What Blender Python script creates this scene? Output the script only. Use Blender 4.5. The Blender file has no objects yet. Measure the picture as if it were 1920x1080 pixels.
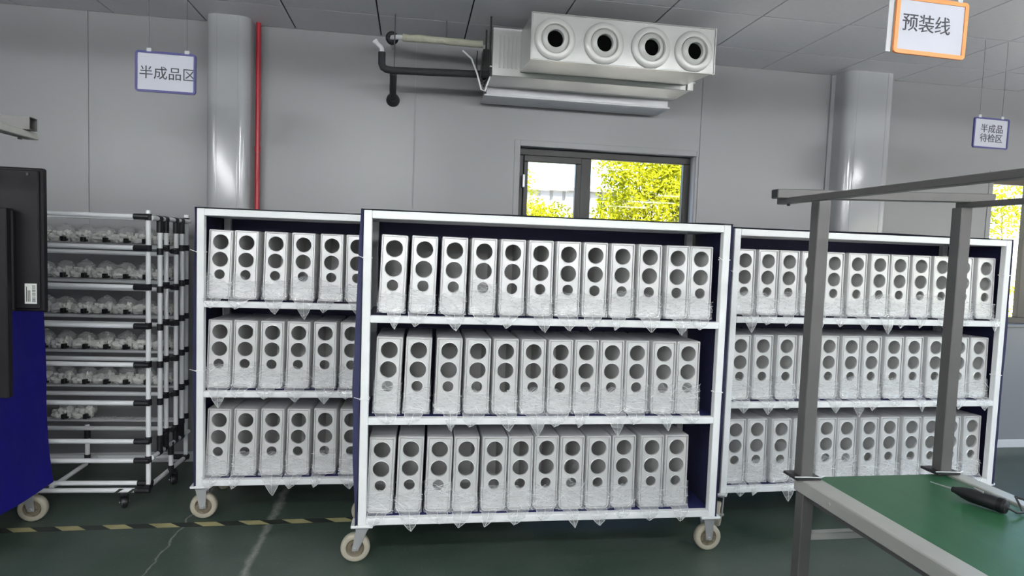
import bpy, bmesh, math, random
from mathutils import Vector, Matrix, noise

random.seed(7)
SC = bpy.context.scene
COL = SC.collection
R = math.radians

# ------------------------------------------------------------------ camera
F_PX, YAW, PITCH, ROLL, EYE = 1181.4, 0.15855, -0.06314, 0.03541, 1.6427
fw = Vector((math.sin(YAW) * math.cos(PITCH), math.cos(YAW) * math.cos(PITCH), math.sin(PITCH)))
rt = Vector((math.cos(YAW), -math.sin(YAW), 0))
up = rt.cross(fw)
r2 = math.cos(ROLL) * rt + math.sin(ROLL) * up
u2 = -math.sin(ROLL) * rt + math.cos(ROLL) * up
cam = bpy.data.cameras.new('camera')
cam.sensor_width = 36
cam.sensor_fit = 'HORIZONTAL'
cam.lens = F_PX / 1920 * 36
cam.clip_start = 0.05
cam_o = bpy.data.objects.new('camera', cam)
COL.objects.link(cam_o)
cam_o.matrix_world = Matrix(((r2.x, u2.x, -fw.x, 0), (r2.y, u2.y, -fw.y, 0), (r2.z, u2.z, -fw.z, EYE), (0, 0, 0, 1)))
SC.camera = cam_o

# ------------------------------------------------------------------ world, sun, exposure
w = bpy.data.worlds.new('world')
SC.world = w
w.use_nodes = True
wn = w.node_tree
sky = wn.nodes.new('ShaderNodeTexSky')
sky.sky_type = 'NISHITA'
sky.sun_disc = False
sky.sun_elevation = R(58)
sky.sun_rotation = R(190)
bgn = wn.nodes['Background']
bgn.inputs[1].default_value = 0.8
wn.links.new(sky.outputs[0], bgn.inputs[0])
sun = bpy.data.lights.new('sun', 'SUN')
sun.energy = 22.0
sun.angle = R(0.6)
sun.color = (1, .95, .84)
sun_o = bpy.data.objects.new('sun', sun)
COL.objects.link(sun_o)
sun_o.rotation_euler = (R(28), 0, R(-20))
SC.view_settings.view_transform = 'Standard'
SC.view_settings.look = 'None'
SC.view_settings.exposure = 0.0
SC.view_settings.gamma = 1
SC.view_settings.use_curve_mapping = False
LAMP, LAMP_Z = 132.0, 2.90      # emission of each tube lamp, height of the tubes

# ------------------------------------------------------------------ dimensions
WY, CZ, TS, TX0 = 4.8378, 3.1606, 0.6033, -2.677
XL, XR, YB = -5.0, 8.0, -8.3


# ------------------------------------------------------------------ materials
def M(name, col, rough=.5, metal=0., bump=0., bscale=60., var=0., vscale=4., spec=.5, stretch=None):
    m = bpy.data.materials.new(name)
    m.use_nodes = True
    nt = m.node_tree
    b = nt.nodes['Principled BSDF']
    b.inputs['Base Color'].default_value = (*col, 1)
    b.inputs['Roughness'].default_value = rough
    b.inputs['Metallic'].default_value = metal
    b.inputs['Specular IOR Level'].default_value = spec
    tc = nt.nodes.new('ShaderNodeTexCoord')
    mp = nt.nodes.new('ShaderNodeMapping')
    nt.links.new(tc.outputs['Object'], mp.inputs[0])
    if stretch:
        mp.inputs['Scale'].default_value = stretch
    if var:
        n = nt.nodes.new('ShaderNodeTexNoise')
        n.inputs['Scale'].default_value = vscale
        n.inputs['Detail'].default_value = 5
        nt.links.new(mp.outputs[0], n.inputs['Vector'])
        mx = nt.nodes.new('ShaderNodeMix')
        mx.data_type = 'RGBA'
        mx.inputs[6].default_value = tuple(max(0, c * (1 - var)) for c in col) + (1,)
        mx.inputs[7].default_value = tuple(min(1, c * (1 + var)) for c in col) + (1,)
        nt.links.new(n.outputs[0], mx.inputs[0])
        nt.links.new(mx.outputs[2], b.inputs['Base Color'])
    if bump:
        n2 = nt.nodes.new('ShaderNodeTexNoise')
        n2.inputs['Scale'].default_value = bscale
        n2.inputs['Detail'].default_value = 3
        nt.links.new(mp.outputs[0], n2.inputs['Vector'])
        bp = nt.nodes.new('ShaderNodeBump')
        bp.inputs['Strength'].default_value = bump
        bp.inputs['Distance'].default_value = .01
        nt.links.new(n2.outputs[0], bp.inputs['Height'])
        nt.links.new(bp.outputs[0], b.inputs['Normal'])
    return m


m_wall2 = M('white_panel', (.74, .74, .75), .4, 0, .02, 8, .03, 1.5)
m_wall = M('painted_panel', (.258, .258, .264), .34, 0, .02, 8, .03, 1.5)
m_joint = M('panel_joint', (.30, .30, .31), .6)
m_col = M('column_cladding', (.36, .365, .375), .13, 0, .03, 5, .03, 2)
m_ceil = M('ceiling_tile', (.80, .79, .82), .5, 0, .08, 90, .05, 30)
m_ceilgap = M('ceiling_gap', (.05, .05, .06), .8)
m_white = M('white_enamel', (.88, .89, .89), .38, 0, .02, 40, .05, 9)
m_navy = M('navy_canvas', (.026, .029, .085), .62, 0, .5, 9, .3, 5)
m_blue = M('blue_canvas', (.012, .009, .21), .6, 0, .5, 6, .2, 3, spec=.2)
m_mat = M('navy_shelf_mat', (.03, .035, .14), .45, 0, .2, 30, .2, 8)
m_alu = M('satin_aluminium', (.72, .72, .715), .34, .35, .04, 120, .06, 14, stretch=(1, 1, .15))
m_alu_in = M('raw_aluminium', (.78, .78, .77), .7, 0, .05, 60, .08, 10)
m_galv = M('galvanised_sheet', (.57, .575, .56), .36, .85, .05, 12, .10, 7)
m_galv_d = M('galvanised_flange', (.42, .42, .43), .42, .8, .05, 20, .12, 9)
m_noz = M('nozzle_plastic', (.60, .60, .58), .4, .2, 0, 1, .03, 6)
m_black = M('black_foam', (.018, .02, .022), .75, 0, .3, 80, .2, 12)
m_blk = M('black_plastic', (.012, .012, .014), .38, 0, .05, 60)
m_tv = M('black_television_plastic', (.009, .008, .010), .5, 0, .03, 90, .15, 3, spec=.25)
m_foam = M('beige_foam', (.46, .45, .36), .8, 0, .9, 35, .2, 16)
m_pvc = M('white_pvc', (.72, .73, .74), .35)
m_red = M('red_pipe', (.42, .02, .035), .35, 0, 0, 1, .1, 5)
m_grey = M('grey_steel', (.115, .11, .108), .45, .25, .03, 60, .12, 9)
m_rail = M('aluminium_rail', (.50, .50, .47), .4, .4, .03, 50, .08, 12)
m_tyre = M('cream_tyre', (.40, .37, .29), .6, 0, .15, 70, .25, 18)
m_hub = M('dirty_hub', (.20, .17, .12), .6, .2, .3, 60, .4, 25)
m_zinc = M('zinc_fork', (.52, .53, .54), .38, .7, .05, 40, .12, 20)
m_dark = M('dark_frame', (.022, .021, .02), .4, .2)
m_brown = M('bronze_frame', (.10, .085, .07), .4, .3)
m_signw = M('sign_paper', (.46, .47, .53), .45)
m_signb = M('blue_sign_frame', (.03, .03, .16), .4)
m_signo = M('orange_sign_frame', (.80, .28, .08), .4)
m_ink = M('sign_ink', (.035, .037, .045), .6)
m_clear = M('clear_clip', (.50, .52, .54), .2)
m_cord = M('black_cord', (.015, .015, .015), .5)
m_wire = M('thin_wire', (.10, .10, .11), .5, .3)
m_bore_shade = M('painted_bore_shade', (.004, .004, .004), 1, spec=0)
m_part = M('white_component', (.72, .72, .68), .5, 0, .7, 45, .12, 30)
m_trim = M('trim_white', (.66, .67, .68), .35, 0, .02, 20)
m_fence = M('fence_sheet', (.36, .35, .345), .5, .0, .02, 20, .06, 3)
m_bark = M('bark', (.12, .08, .05), .8, 0, .6, 30, .3, 8)
m_ground = M('concrete_ground', (.55, .53, .48), .8, 0, .2, 20, .15, 3)
m_yel = M('yellow_tape', (.42, .385, .19), .6, 0, .05, 40, .35, 9)
m_tblk = M('black_tape', (.028, .036, .03), .55, 0, .05, 40, .3, 9)
m_label = M('label_paper', (.62, .63, .60), .5)

# window glass: thin pane, mostly clear with a weak gloss
m_glass = bpy.data.materials.new('window_glass')
m_glass.use_nodes = True
nt = m_glass.node_tree
nt.nodes.clear()
out = nt.nodes.new('ShaderNodeOutputMaterial')
mix = nt.nodes.new('ShaderNodeMixShader')
tr = nt.nodes.new('ShaderNodeBsdfTransparent')
gl = nt.nodes.new('ShaderNodeBsdfGlossy')
gl.inputs['Roughness'].default_value = .02
mix.inputs[0].default_value = .004
nt.links.new(tr.outputs[0], mix.inputs[1])
nt.links.new(gl.outputs[0], mix.inputs[2])
nt.links.new(mix.outputs[0], out.inputs[0])

# leaves: diffuse + translucent
m_leaf = bpy.data.materials.new('leaf')
m_leaf.use_nodes = True
nt = m_leaf.node_tree
nt.nodes.clear()
out = nt.nodes.new('ShaderNodeOutputMaterial')
mixs = nt.nodes.new('ShaderNodeMixShader')
d = nt.nodes.new('ShaderNodeBsdfDiffuse')
t = nt.nodes.new('ShaderNodeBsdfTranslucent')
n = nt.nodes.new('ShaderNodeTexNoise')
n.inputs['Scale'].default_value = 2.2
tcn = nt.nodes.new('ShaderNodeTexCoord')
rmp = nt.nodes.new('ShaderNodeValToRGB')
rmp.color_ramp.elements[0].color = (.22, .26, .012, 1)
rmp.color_ramp.elements[0].position = .35
rmp.color_ramp.elements[1].color = (.62, .60, .03, 1)
rmp.color_ramp.elements[1].position = .65
nt.links.new(tcn.outputs['Object'], n.inputs['Vector'])
nt.links.new(n.outputs[0], rmp.inputs[0])
nt.links.new(rmp.outputs[0], d.inputs[0])
nt.links.new(rmp.outputs[0], t.inputs[0])
mixs.inputs[0].default_value = .4
nt.links.new(d.outputs[0], mixs.inputs[1])
nt.links.new(t.outputs[0], mixs.inputs[2])
nt.links.new(mixs.outputs[0], out.inputs[0])


def film_mat(name, lo, hi, scale, tint=(.86, .88, .90), dense=0.):
    m = bpy.data.materials.new(name)
    m.use_nodes = True
    nt = m.node_tree
    nt.nodes.clear()
    out = nt.nodes.new('ShaderNodeOutputMaterial')
    mix = nt.nodes.new('ShaderNodeMixShader')
    tr = nt.nodes.new('ShaderNodeBsdfTransparent')
    df = nt.nodes.new('ShaderNodeBsdfDiffuse')
    df.inputs[0].default_value = (*tint, 1)
    tl = nt.nodes.new('ShaderNodeBsdfTranslucent')
    tl.inputs[0].default_value = (*tint, 1)
    gs = nt.nodes.new('ShaderNodeBsdfGlossy')
    gs.inputs['Roughness'].default_value = .14
    dm = nt.nodes.new('ShaderNodeMixShader')
    dm.inputs[0].default_value = .3
    nt.links.new(df.outputs[0], dm.inputs[1])
    nt.links.new(tl.outputs[0], dm.inputs[2])
    pb = nt.nodes.new('ShaderNodeMixShader')
    pb.inputs[0].default_value = .22
    nt.links.new(dm.outputs[0], pb.inputs[1])
    nt.links.new(gs.outputs[0], pb.inputs[2])
    tc = nt.nodes.new('ShaderNodeTexCoord')
    mp = nt.nodes.new('ShaderNodeMapping')
    mp.inputs['Rotation'].default_value = (0, .5, 0)
    mp.inputs['Scale'].default_value = (1, 1, 4.5)
    oi = nt.nodes.new('ShaderNodeObjectInfo')
    ad = nt.nodes.new('ShaderNodeVectorMath')
    ad.operation = 'ADD'
    nt.links.new(tc.outputs['Object'], ad.inputs[0])
    sc_ = nt.nodes.new('ShaderNodeMath')
    sc_.operation = 'MULTIPLY'
    sc_.inputs[1].default_value = 13
    nt.links.new(oi.outputs['Random'], sc_.inputs[0])
    nt.links.new(sc_.outputs[0], ad.inputs[1])
    nt.links.new(ad.outputs[0], mp.inputs[0])
    no = nt.nodes.new('ShaderNodeTexNoise')
    no.inputs['Scale'].default_value = scale
    no.inputs['Detail'].default_value = 3
    no.inputs['Distortion'].default_value = 1.0
    nt.links.new(mp.outputs[0], no.inputs['Vector'])
    mr = nt.nodes.new('ShaderNodeMapRange')
    mr.inputs[1].default_value = .3
    mr.inputs[2].default_value = .7
    mr.inputs[3].default_value = lo
    mr.inputs[4].default_value = lo + (hi - lo) * .4
    nt.links.new(no.outputs[0], mr.inputs[0])
    facs = [mr.outputs[0]]
    for rot_, sc2, wd in ((.9, 9, .018), (-.6, 12, .014), (.2, 7, .02)):  # thin white streaks paint glints into the film
        m2 = nt.nodes.new('ShaderNodeMapping')
        m2.inputs['Rotation'].default_value = (0, rot_, 0)
        m2.inputs['Scale'].default_value = (1, 1, 5)
        nt.links.new(ad.outputs[0], m2.inputs[0])
        n2 = nt.nodes.new('ShaderNodeTexNoise')
        n2.inputs['Scale'].default_value = sc2
        n2.inputs['Detail'].default_value = 1.5
        nt.links.new(m2.outputs[0], n2.inputs['Vector'])
        sb = nt.nodes.new('ShaderNodeMath')
        sb.operation = 'SUBTRACT'
        sb.inputs[1].default_value = .5
        nt.links.new(n2.outputs[0], sb.inputs[0])
        ab = nt.nodes.new('ShaderNodeMath')
        ab.operation = 'ABSOLUTE'
        nt.links.new(sb.outputs[0], ab.inputs[0])
        m3 = nt.nodes.new('ShaderNodeMapRange')
        m3.inputs[1].default_value = 0
        m3.inputs[2].default_value = wd
        m3.inputs[3].default_value = hi
        m3.inputs[4].default_value = 0
        nt.links.new(ab.outputs[0], m3.inputs[0])
        facs.append(m3.outputs[0])
    if dense:
        sp = nt.nodes.new('ShaderNodeSeparateXYZ')
        nt.links.new(tc.outputs['Object'], sp.inputs[0])
        gz = nt.nodes.new('ShaderNodeMapRange')
        gz.inputs[1].default_value = .09
        gz.inputs[2].default_value = .0
        gz.inputs[3].default_value = 0
        gz.inputs[4].default_value = dense
        nt.links.new(sp.outputs[2], gz.inputs[0])
        gm = nt.nodes.new('ShaderNodeMath')
        gm.operation = 'MULTIPLY'
        nt.links.new(gz.outputs[0], gm.inputs[0])
        nt.links.new(no.outputs[0], gm.inputs[1])
        facs.append(gm.outputs[0])
    cur = facs[0]
    for f_ in facs[1:]:
        mm = nt.nodes.new('ShaderNodeMath')
        mm.operation = 'MAXIMUM'
        nt.links.new(cur, mm.inputs[0])
        nt.links.new(f_, mm.inputs[1])
        cur = mm.outputs[0]
    bp = nt.nodes.new('ShaderNodeBump')
    bp.inputs['Strength'].default_value = .6
    bp.inputs['Distance'].default_value = .01
    nt.links.new(cur, bp.inputs['Height'])
    nt.links.new(bp.outputs[0], gs.inputs['Normal'])
    nt.links.new(cur, mix.inputs[0])
    nt.links.new(tr.outputs[0], mix.inputs[1])
    nt.links.new(pb.outputs[0], mix.inputs[2])
    nt.links.new(mix.outputs[0], out.inputs[0])
    return m


m_film = film_mat('stretch_film', .08, .55, 7, (.95, .96, .97), .7)
m_fold = M('film_fold', (.93, .94, .95), .25)
m_bag = film_mat('clear_bag', .22, .6, 20, (.85, .86, .84))

# LED panel
m_led = bpy.data.materials.new('led_diffuser')
m_led.use_nodes = True
b = m_led.node_tree.nodes['Principled BSDF']
b.inputs['Emission Color'].default_value = (.97, .99, 1, 1)
b.inputs['Emission Strength'].default_value = LAMP

# green epoxy floor with worn joints
m_floor = bpy.data.materials.new('green_epoxy_floor')
m_floor.use_nodes = True
nt = m_floor.node_tree
b = nt.nodes['Principled BSDF']
tc = nt.nodes.new('ShaderNodeTexCoord')
n1 = nt.nodes.new('ShaderNodeTexNoise')
n1.inputs['Scale'].default_value = 1.6
n1.inputs['Detail'].default_value = 8
n1.inputs['Roughness'].default_value = .65
r1 = nt.nodes.new('ShaderNodeValToRGB')
r1.color_ramp.elements[0].color = (.034, .060, .044, 1)
r1.color_ramp.elements[0].position = .36
r1.color_ramp.elements[1].color = (.082, .108, .088, 1)
r1.color_ramp.elements[1].position = .68
nt.links.new(tc.outputs['Object'], n1.inputs['Vector'])
nt.links.new(n1.outputs[0], r1.inputs[0])
sx = nt.nodes.new('ShaderNodeSeparateXYZ')
nt.links.new(tc.outputs['Object'], sx.inputs[0])


def math_node(op, a, b_=None):
    q = nt.nodes.new('ShaderNodeMath')
    q.operation = op
    for i, v in ((0, a), (1, b_)):
        if v is None:
            continue
        if isinstance(v, (int, float)):
            q.inputs[i].default_value = v
        else:
            nt.links.new(v, q.inputs[i])
    return q.outputs[0]


nw = nt.nodes.new('ShaderNodeTexNoise')
nw.inputs['Scale'].default_value = 9
nt.links.new(tc.outputs['Object'], nw.inputs['Vector'])
nf = nt.nodes.new('ShaderNodeTexNoise')
nf.inputs['Scale'].default_value = 70
nf.inputs['Detail'].default_value = 4
nt.links.new(tc.outputs['Object'], nf.inputs['Vector'])
wob = math_node('MULTIPLY', math_node('SUBTRACT', nw.outputs[0], .5), .07)
lines = None
for x0, wd in ((-.78, .030), (-1.25, .008)):
    dx = math_node('ABSOLUTE', math_node('SUBTRACT', math_node('ADD', sx.outputs[0], wob), x0))
    fall = math_node('SUBTRACT', 1, math_node('DIVIDE', dx, wd))
    fall = math_node('MAXIMUM', fall, 0)
    lines = fall if lines is None else math_node('MAXIMUM', lines, fall)
speck = nt.nodes.new('ShaderNodeMapRange')
speck.inputs[1].default_value = .64
speck.inputs[2].default_value = .72
nt.links.new(nf.outputs[0], speck.inputs[0])
wear = math_node('MULTIPLY', lines, math_node('MULTIPLY', nf.outputs[0], 1.5))
wear = math_node('MAXIMUM', wear, math_node('MULTIPLY', speck.outputs[0], .22))
mx = nt.nodes.new('ShaderNodeMix')
mx.data_type = 'RGBA'
mx.inputs[7].default_value = (.30, .31, .28, 1)
nt.links.new(wear, mx.inputs[0])
nt.links.new(r1.outputs[0], mx.inputs[6])
nt.links.new(mx.outputs[2], b.inputs['Base Color'])
rr = nt.nodes.new('ShaderNodeMapRange')
rr.inputs[3].default_value = .28
rr.inputs[4].default_value = .55
nt.links.new(n1.outputs[0], rr.inputs[0])
nt.links.new(rr.outputs[0], b.inputs['Roughness'])
bp = nt.nodes.new('ShaderNodeBump')
bp.inputs['Strength'].default_value = .1
bp.inputs['Distance'].default_value = .01
nt.links.new(nf.outputs[0], bp.inputs['Height'])
nt.links.new(bp.outputs[0], b.inputs['Normal'])

# green conveyor belt
m_belt = M('green_belt', (.026, .105, .048), .34, 0, .03, 20, .18, 3, spec=.22, stretch=(6, .5, 1))


# ------------------------------------------------------------------ mesh helpers
class MB:
    def __init__(s):
        s.v, s.f = [], []

    def add(s, vs, fs):
        o = len(s.v)
        s.v += [tuple(p) for p in vs]
        s.f += [tuple(i + o for i in f) for f in fs]
        return s

    def box(s, x0, x1, y0, y1, z0, z1):
        return s.add([(x0, y0, z0), (x1, y0, z0), (x1, y1, z0), (x0, y1, z0), (x0, y0, z1), (x1, y0, z1), (x1, y1, z1), (x0, y1, z1)],
                     [(3, 2, 1, 0), (4, 5, 6, 7), (0, 1, 5, 4), (1, 2, 6, 5), (2, 3, 7, 6), (3, 0, 4, 7)])

    def cyl(s, p0, p1, r0, r1=None, n=12, caps=True):
        r1 = r0 if r1 is None else r1
        p0, p1 = Vector(p0), Vector(p1)
        z = (p1 - p0).normalized()
        x = z.orthogonal().normalized()
        y = z.cross(x)
        vs = []
        for p, r in ((p0, r0), (p1, r1)):
            for i in range(n):
                a = 2 * math.pi * i / n
                vs.append(p + x * math.cos(a) * r + y * math.sin(a) * r)
        fs = [(i, (i + 1) % n, n + (i + 1) % n, n + i) for i in range(n)]
        if caps:
            fs += [tuple(range(n - 1, -1, -1)), tuple(range(n, 2 * n))]
        return s.add(vs, fs)

    def tube(s, pts, r, n=10, caps=True):
        pts = [Vector(p) for p in pts]
        rs = r if isinstance(r, (list, tuple)) else [r] * len(pts)
        vs, prev = [], None
        for i, p in enumerate(pts):
            t = (pts[min(i + 1, len(pts) - 1)] - pts[max(i - 1, 0)]).normalized()
            if prev is None:
                x = t.orthogonal().normalized()
            else:
                x = (prev - t * prev.dot(t)).normalized()
            prev = x
            y = t.cross(x)
            for k in range(n):
                a = 2 * math.pi * k / n
                vs.append(p + (x * math.cos(a) + y * math.sin(a)) * rs[i])
        fs = []
        for i in range(len(pts) - 1):
            for k in range(n):
                a, b = i * n + k, i * n + (k + 1) % n
                fs.append((a, b, b + n, a + n))
        if caps:
            fs += [tuple(range(n - 1, -1, -1)), tuple(range((len(pts) - 1) * n, len(pts) * n))]
        return s.add(vs, fs)

    def lathe(s, prof, c, axis=(0, -1, 0), n=28, closed=False):
        """prof: list of (radius, distance along axis)"""
        c, z = Vector(c), Vector(axis).normalized()
        x = z.orthogonal().normalized()
        y = z.cross(x)
        vs = []
        for r, h in prof:
            for i in range(n):
                a = 2 * math.pi * i / n
                vs.append(c + z * h + (x * math.cos(a) + y * math.sin(a)) * r)
        fs = []
        m = len(prof)
        for j in range(m if closed else m - 1):
            for i in range(n):
                a, b = j * n + i, j * n + (i + 1) % n
                c2, d2 = ((j + 1) % m) * n + (i + 1) % n, ((j + 1) % m) * n + i
                fs.append((a, b, c2, d2))
        return s.add(vs, fs)

    def mesh(s, name, mat, bevel=0., smooth=False, segs=1):
        me = bpy.data.meshes.new(name)
        me.from_pydata(s.v, [], s.f)
        bm = bmesh.new()
        bm.from_mesh(me)
        bmesh.ops.recalc_face_normals(bm, faces=bm.faces)
        if bevel:
            es = [e for e in bm.edges if len(e.link_faces) == 2 and e.calc_face_angle(0) > .6]
            bmesh.ops.bevel(bm, geom=es, offset=bevel, segments=segs, profile=.5, affect='EDGES')
        bm.to_mesh(me)
        bm.free()
        if mat:
            me.materials.append(mat)
        if smooth:
            me.polygons.foreach_set('use_smooth', [True] * len(me.polygons))
            try:
                me.set_sharp_from_angle(angle=R(smooth if smooth > 1 else 40))
            except Exception:
                pass
        me.update()
        return me

    def build(s, name, mat, parent=None, bevel=0., smooth=False, segs=1):
        return obj(name, s.mesh(name, mat, bevel, smooth, segs), parent)


def obj(name, me, parent=None, loc=(0, 0, 0), rot=(0, 0, 0)):
    o = bpy.data.objects.new(name, me)
    COL.objects.link(o)
    o.parent = parent
    o.location = loc
    o.rotation_euler = rot
    return o


def tag(o, label=None, cat=None, group=None, kind=None):
    if label:
        o['label'] = label
    if cat:
        o['category'] = cat
    if group:
        o['group'] = group
    if kind:
        o['kind'] = kind
    return o


def thing(name, label, cat, loc=(0, 0, 0), rz=0., group=None):
    o = bpy.data.objects.new(name, None)
    o.empty_display_size = .1
    COL.objects.link(o)
    o.location = loc
    o.rotation_euler = (0, 0, rz)
    return tag(o, label, cat, group)


def copy_tree(o, parent=None):
    c = o.copy()
    COL.objects.link(c)
    c.parent = parent
    for ch in list(o.children):
        copy_tree(ch, c)
    return c


def part(name, mat, parent, fn, bevel=0., smooth=False):
    mb = MB()
    fn(mb)
    return mb.build(name, mat, parent, bevel, smooth)


def boxp(name, mat, parent, *a, bevel=.003):
    return MB().box(*a).build(name, mat, parent, bevel)


ORD = ['first', 'second', 'third', 'fourth', 'fifth', 'sixth', 'seventh', 'eighth', 'ninth', 'tenth', 'eleventh', 'twelfth']

# ------------------------------------------------------------------ the room
fl = MB().add([(XL, YB, 0), (XR, YB, 0), (XR, WY + .15, 0), (XL, WY + .15, 0)], [(0, 1, 2, 3)]).build('floor', m_floor)
tag(fl, 'dark green epoxy floor with worn joints', kind='structure')

# back wall: sandwich panels with open joints, two window openings
HOLES = {(-.007, 2.26): (.80, 2.234, 1.12, 2.43), (3.38, XR): (5.0, 7.55, 1.12, 2.42)}
SEAMS = [XL, -4.46, -3.35, -2.237, -1.12, -.007, 2.26, 3.38, XR]
mb = MB()
for x in SEAMS[1:-1]:
    mb.box(x - .03, x + .03, WY + .006, WY + .14, 0, CZ + .02)
wall = mb.build('wall_back', m_joint)
tag(wall, 'pale grey sandwich panel wall behind the carts', kind='structure')
for a, b in zip(SEAMS[:-1], SEAMS[1:]):
    g = .0025
    x0, x1 = a + g, b - g
    hole = HOLES.get((a, b))
    mb = MB()
    if not hole:
        mb.box(x0, x1, WY, WY + .15, 0, CZ + .02)
    else:
        hx0, hx1, hz0, hz1 = hole
        xs, zs = [x0, hx0, hx1, x1], [0, hz0, hz1, CZ + .02]
        for Y in (WY, WY + .15):
            vs = [(x, Y, z) for z in zs for x in xs]
            fs = [(j * 4 + i, j * 4 + i + 1, j * 4 + i + 5, j * 4 + i + 4) for j in range(3) for i in range(3) if (i, j) != (1, 1)]
            mb.add(vs, fs)
        for (xa, za), (xb, zb) in (((hx0, hz0), (hx1, hz0)), ((hx1, hz0), (hx1, hz1)), ((hx1, hz1), (hx0, hz1)), ((hx0, hz1), (hx0, hz0)),
                                   ((x0, 0), (x1, 0)), ((x1, 0), (x1, CZ + .02)), ((x1, CZ + .02), (x0, CZ + .02)), ((x0, CZ + .02), (x0, 0))):
            mb.add([(xa, WY, za), (xb, WY, zb), (xb, WY + .15, zb), (xa, WY + .15, za)], [(0, 1, 2, 3)])
    me = mb.mesh('wall_panel', m_wall)
    bm = bmesh.new()
    bm.from_mesh(me)
    bmesh.ops.remove_doubles(bm, verts=bm.verts, dist=1e-5)
    bmesh.ops.recalc_face_normals(bm, faces=bm.faces)
    bm.to_mesh(me)
    bm.free()
    obj('wall_panel', me, wall)

for nm, q in (('wall_left', (XL - .1, XL, YB, WY + .15)), ('wall_front', (XL - .1, XR + .1, YB - .1, YB))):
    o = MB().box(q[0], q[1], q[2], q[3], 0, CZ + .02).build(nm, m_wall2)
    tag(o, 'pale grey panel wall of the workshop', kind='structure')
ry0, ry1, rz0, rz1 = -2.2, 4.3, .95, 2.45  # unseen window opening, added to brighten the right side with daylight
mb = MB()
for q in ((YB, ry0, 0, CZ + .02), (ry1, WY + .15, 0, CZ + .02), (ry0, ry1, 0, rz0), (ry0, ry1, rz1, CZ + .02)):
    mb.box(XR, XR + .1, *q)
tag(mb.build('wall_right', m_wall2), 'pale panel wall with an added unseen window', kind='structure')
mb = MB()
for q in ((ry0, ry1, rz0, rz0 + .06), (ry0, ry1, rz1 - .06, rz1)):
    mb.box(XR + .02, XR + .08, *q)
for k in range(6):
    yy = ry0 + k * (ry1 - ry0 - .06) / 5
    mb.box(XR + .02, XR + .08, yy, yy + .06, rz0 + .06, rz1 - .06)
w3 = mb.build('window_3', m_brown)
tag(w3, 'added unseen window in the right wall letting in daylight', kind='structure')
for k in range(5):
    yy = ry0 + k * (ry1 - ry0 - .06) / 5
    MB().box(XR + .047, XR + .053, yy + .06, yy + (ry1 - ry0 - .06) / 5, rz0 + .06, rz1 - .06).build('pane', m_glass, w3)
o = MB().box(XL, XR, WY - .016, WY, 0, .075).build('baseboard_back', m_trim, None, .004)
tag(o, 'pale metal skirting along the back wall', kind='structure')

# ceiling: dark grid void + clip-in tiles near the wall, plain sheet further back
GY = [WY, WY - .4364, WY - .4364 - TS, WY - .4364 - 2 * TS, WY - .4364 - 3 * TS]
cl = MB()
cl.add([(XL, GY[4], CZ + .012), (XR, GY[4], CZ + .012), (XR, WY + .15, CZ + .012), (XL, WY + .15, CZ + .012)], [(0, 1, 2, 3)])
cl.add([(XL - .1, YB - .1, CZ + .06), (XR + .1, YB - .1, CZ + .06), (XR + .1, WY + .15, CZ + .06), (XL - .1, WY + .15, CZ + .06)], [(0, 1, 2, 3)])
ceil = cl.build('ceiling', m_ceilgap)
tag(ceil, 'grey suspended tile ceiling', kind='structure')
MB().box(XL, XR, YB, GY[4], CZ, CZ + .012).build('ceiling_sheet', m_ceil, ceil)
g = .005
tile_me = {}
for j in range(4):
    dy = GY[j] - GY[j + 1]
    for i in range(-4, 18):
        xa, xb = max(XL, TX0 + i * TS), min(XR, TX0 + (i + 1) * TS)
        if xb - xa < .1:
            continue
        key = (round(xb - xa, 3), round(dy, 3))
        if key not in tile_me:
            tile_me[key] = MB().box(g, key[0] - g, g, key[1] - g, 0, .011).mesh('ceiling_tile', m_ceil, .0015)
        obj('ceiling_tile', tile_me[key], ceil, (xa, GY[j + 1], CZ))

# suspended tube lamps in rows parallel to the wall (all above the camera's view)
lamp_h = MB().box(-.62, .62, -.035, .035, .018, .05).mesh('lamp_housing', m_trim, .004)
lamp_t = MB().cyl((-.60, 0, 0), (.60, 0, 0), .019, n=12).mesh('light_tube', m_led, 0, 40)
for k, yy in enumerate((.55, -1.35, -3.25, -5.15, -7.05)):
    for ii, xx in enumerate((-3.8, -.62, 2.65, 5.85)):
        t = thing('tube_lamp', 'white suspended tube lamp, %s from the left in the %s row from the wall' % (ORD[ii], ORD[k]), 'lamp', (xx, yy, LAMP_Z), 0, 'tube lamps under the ceiling')
        obj('lamp_housing', lamp_h, t)
        obj('light_tube', lamp_t, t)
        for sx_ in (-.5, .5):
            MB().cyl((sx_, 0, .05), (sx_, 0, CZ - LAMP_Z), .002, n=5).build('suspension_wire', m_wire, t)


# columns
def column(name, x0, x1, yf, rad, n):
    mb = MB()
    pts = [(x0, WY)]
    for k in range(9):
        a = math.pi + k / 8 * math.pi / 2
        pts.append((x0 + rad + rad * math.cos(a), yf + rad + rad * math.sin(a)))
    for k in range(9):
        a = 1.5 * math.pi + k / 8 * math.pi / 2
        pts.append((x1 - rad + rad * math.cos(a), yf + rad + rad * math.sin(a)))
    pts.append((x1, WY))
    m = len(pts)
    vs = [(x, y, 0) for x, y in pts] + [(x, y, CZ) for x, y in pts]
    mb.add(vs, [(i, i + 1, m + i + 1, m + i) for i in range(m - 1)])
    o = mb.build('trim_%d' % n, m_col, None, 0, 30)
    tag(o, name, kind='structure')
    for xa, xb in ((x0 - .035, x0 + .004), (x1 - .004, x1 + .035)):
        MB().box(xa, xb, WY - .008, WY, 0, CZ).build('corner_strip', m_col, o, .002)
    for xa in (x0 + rad + .008, x1 - rad - .008):
        MB().box(xa - .004, xa + .004, yf - .0018, yf + .002, 0, CZ).build('seam_strip', m_col, o, .001)
    return o


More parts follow.
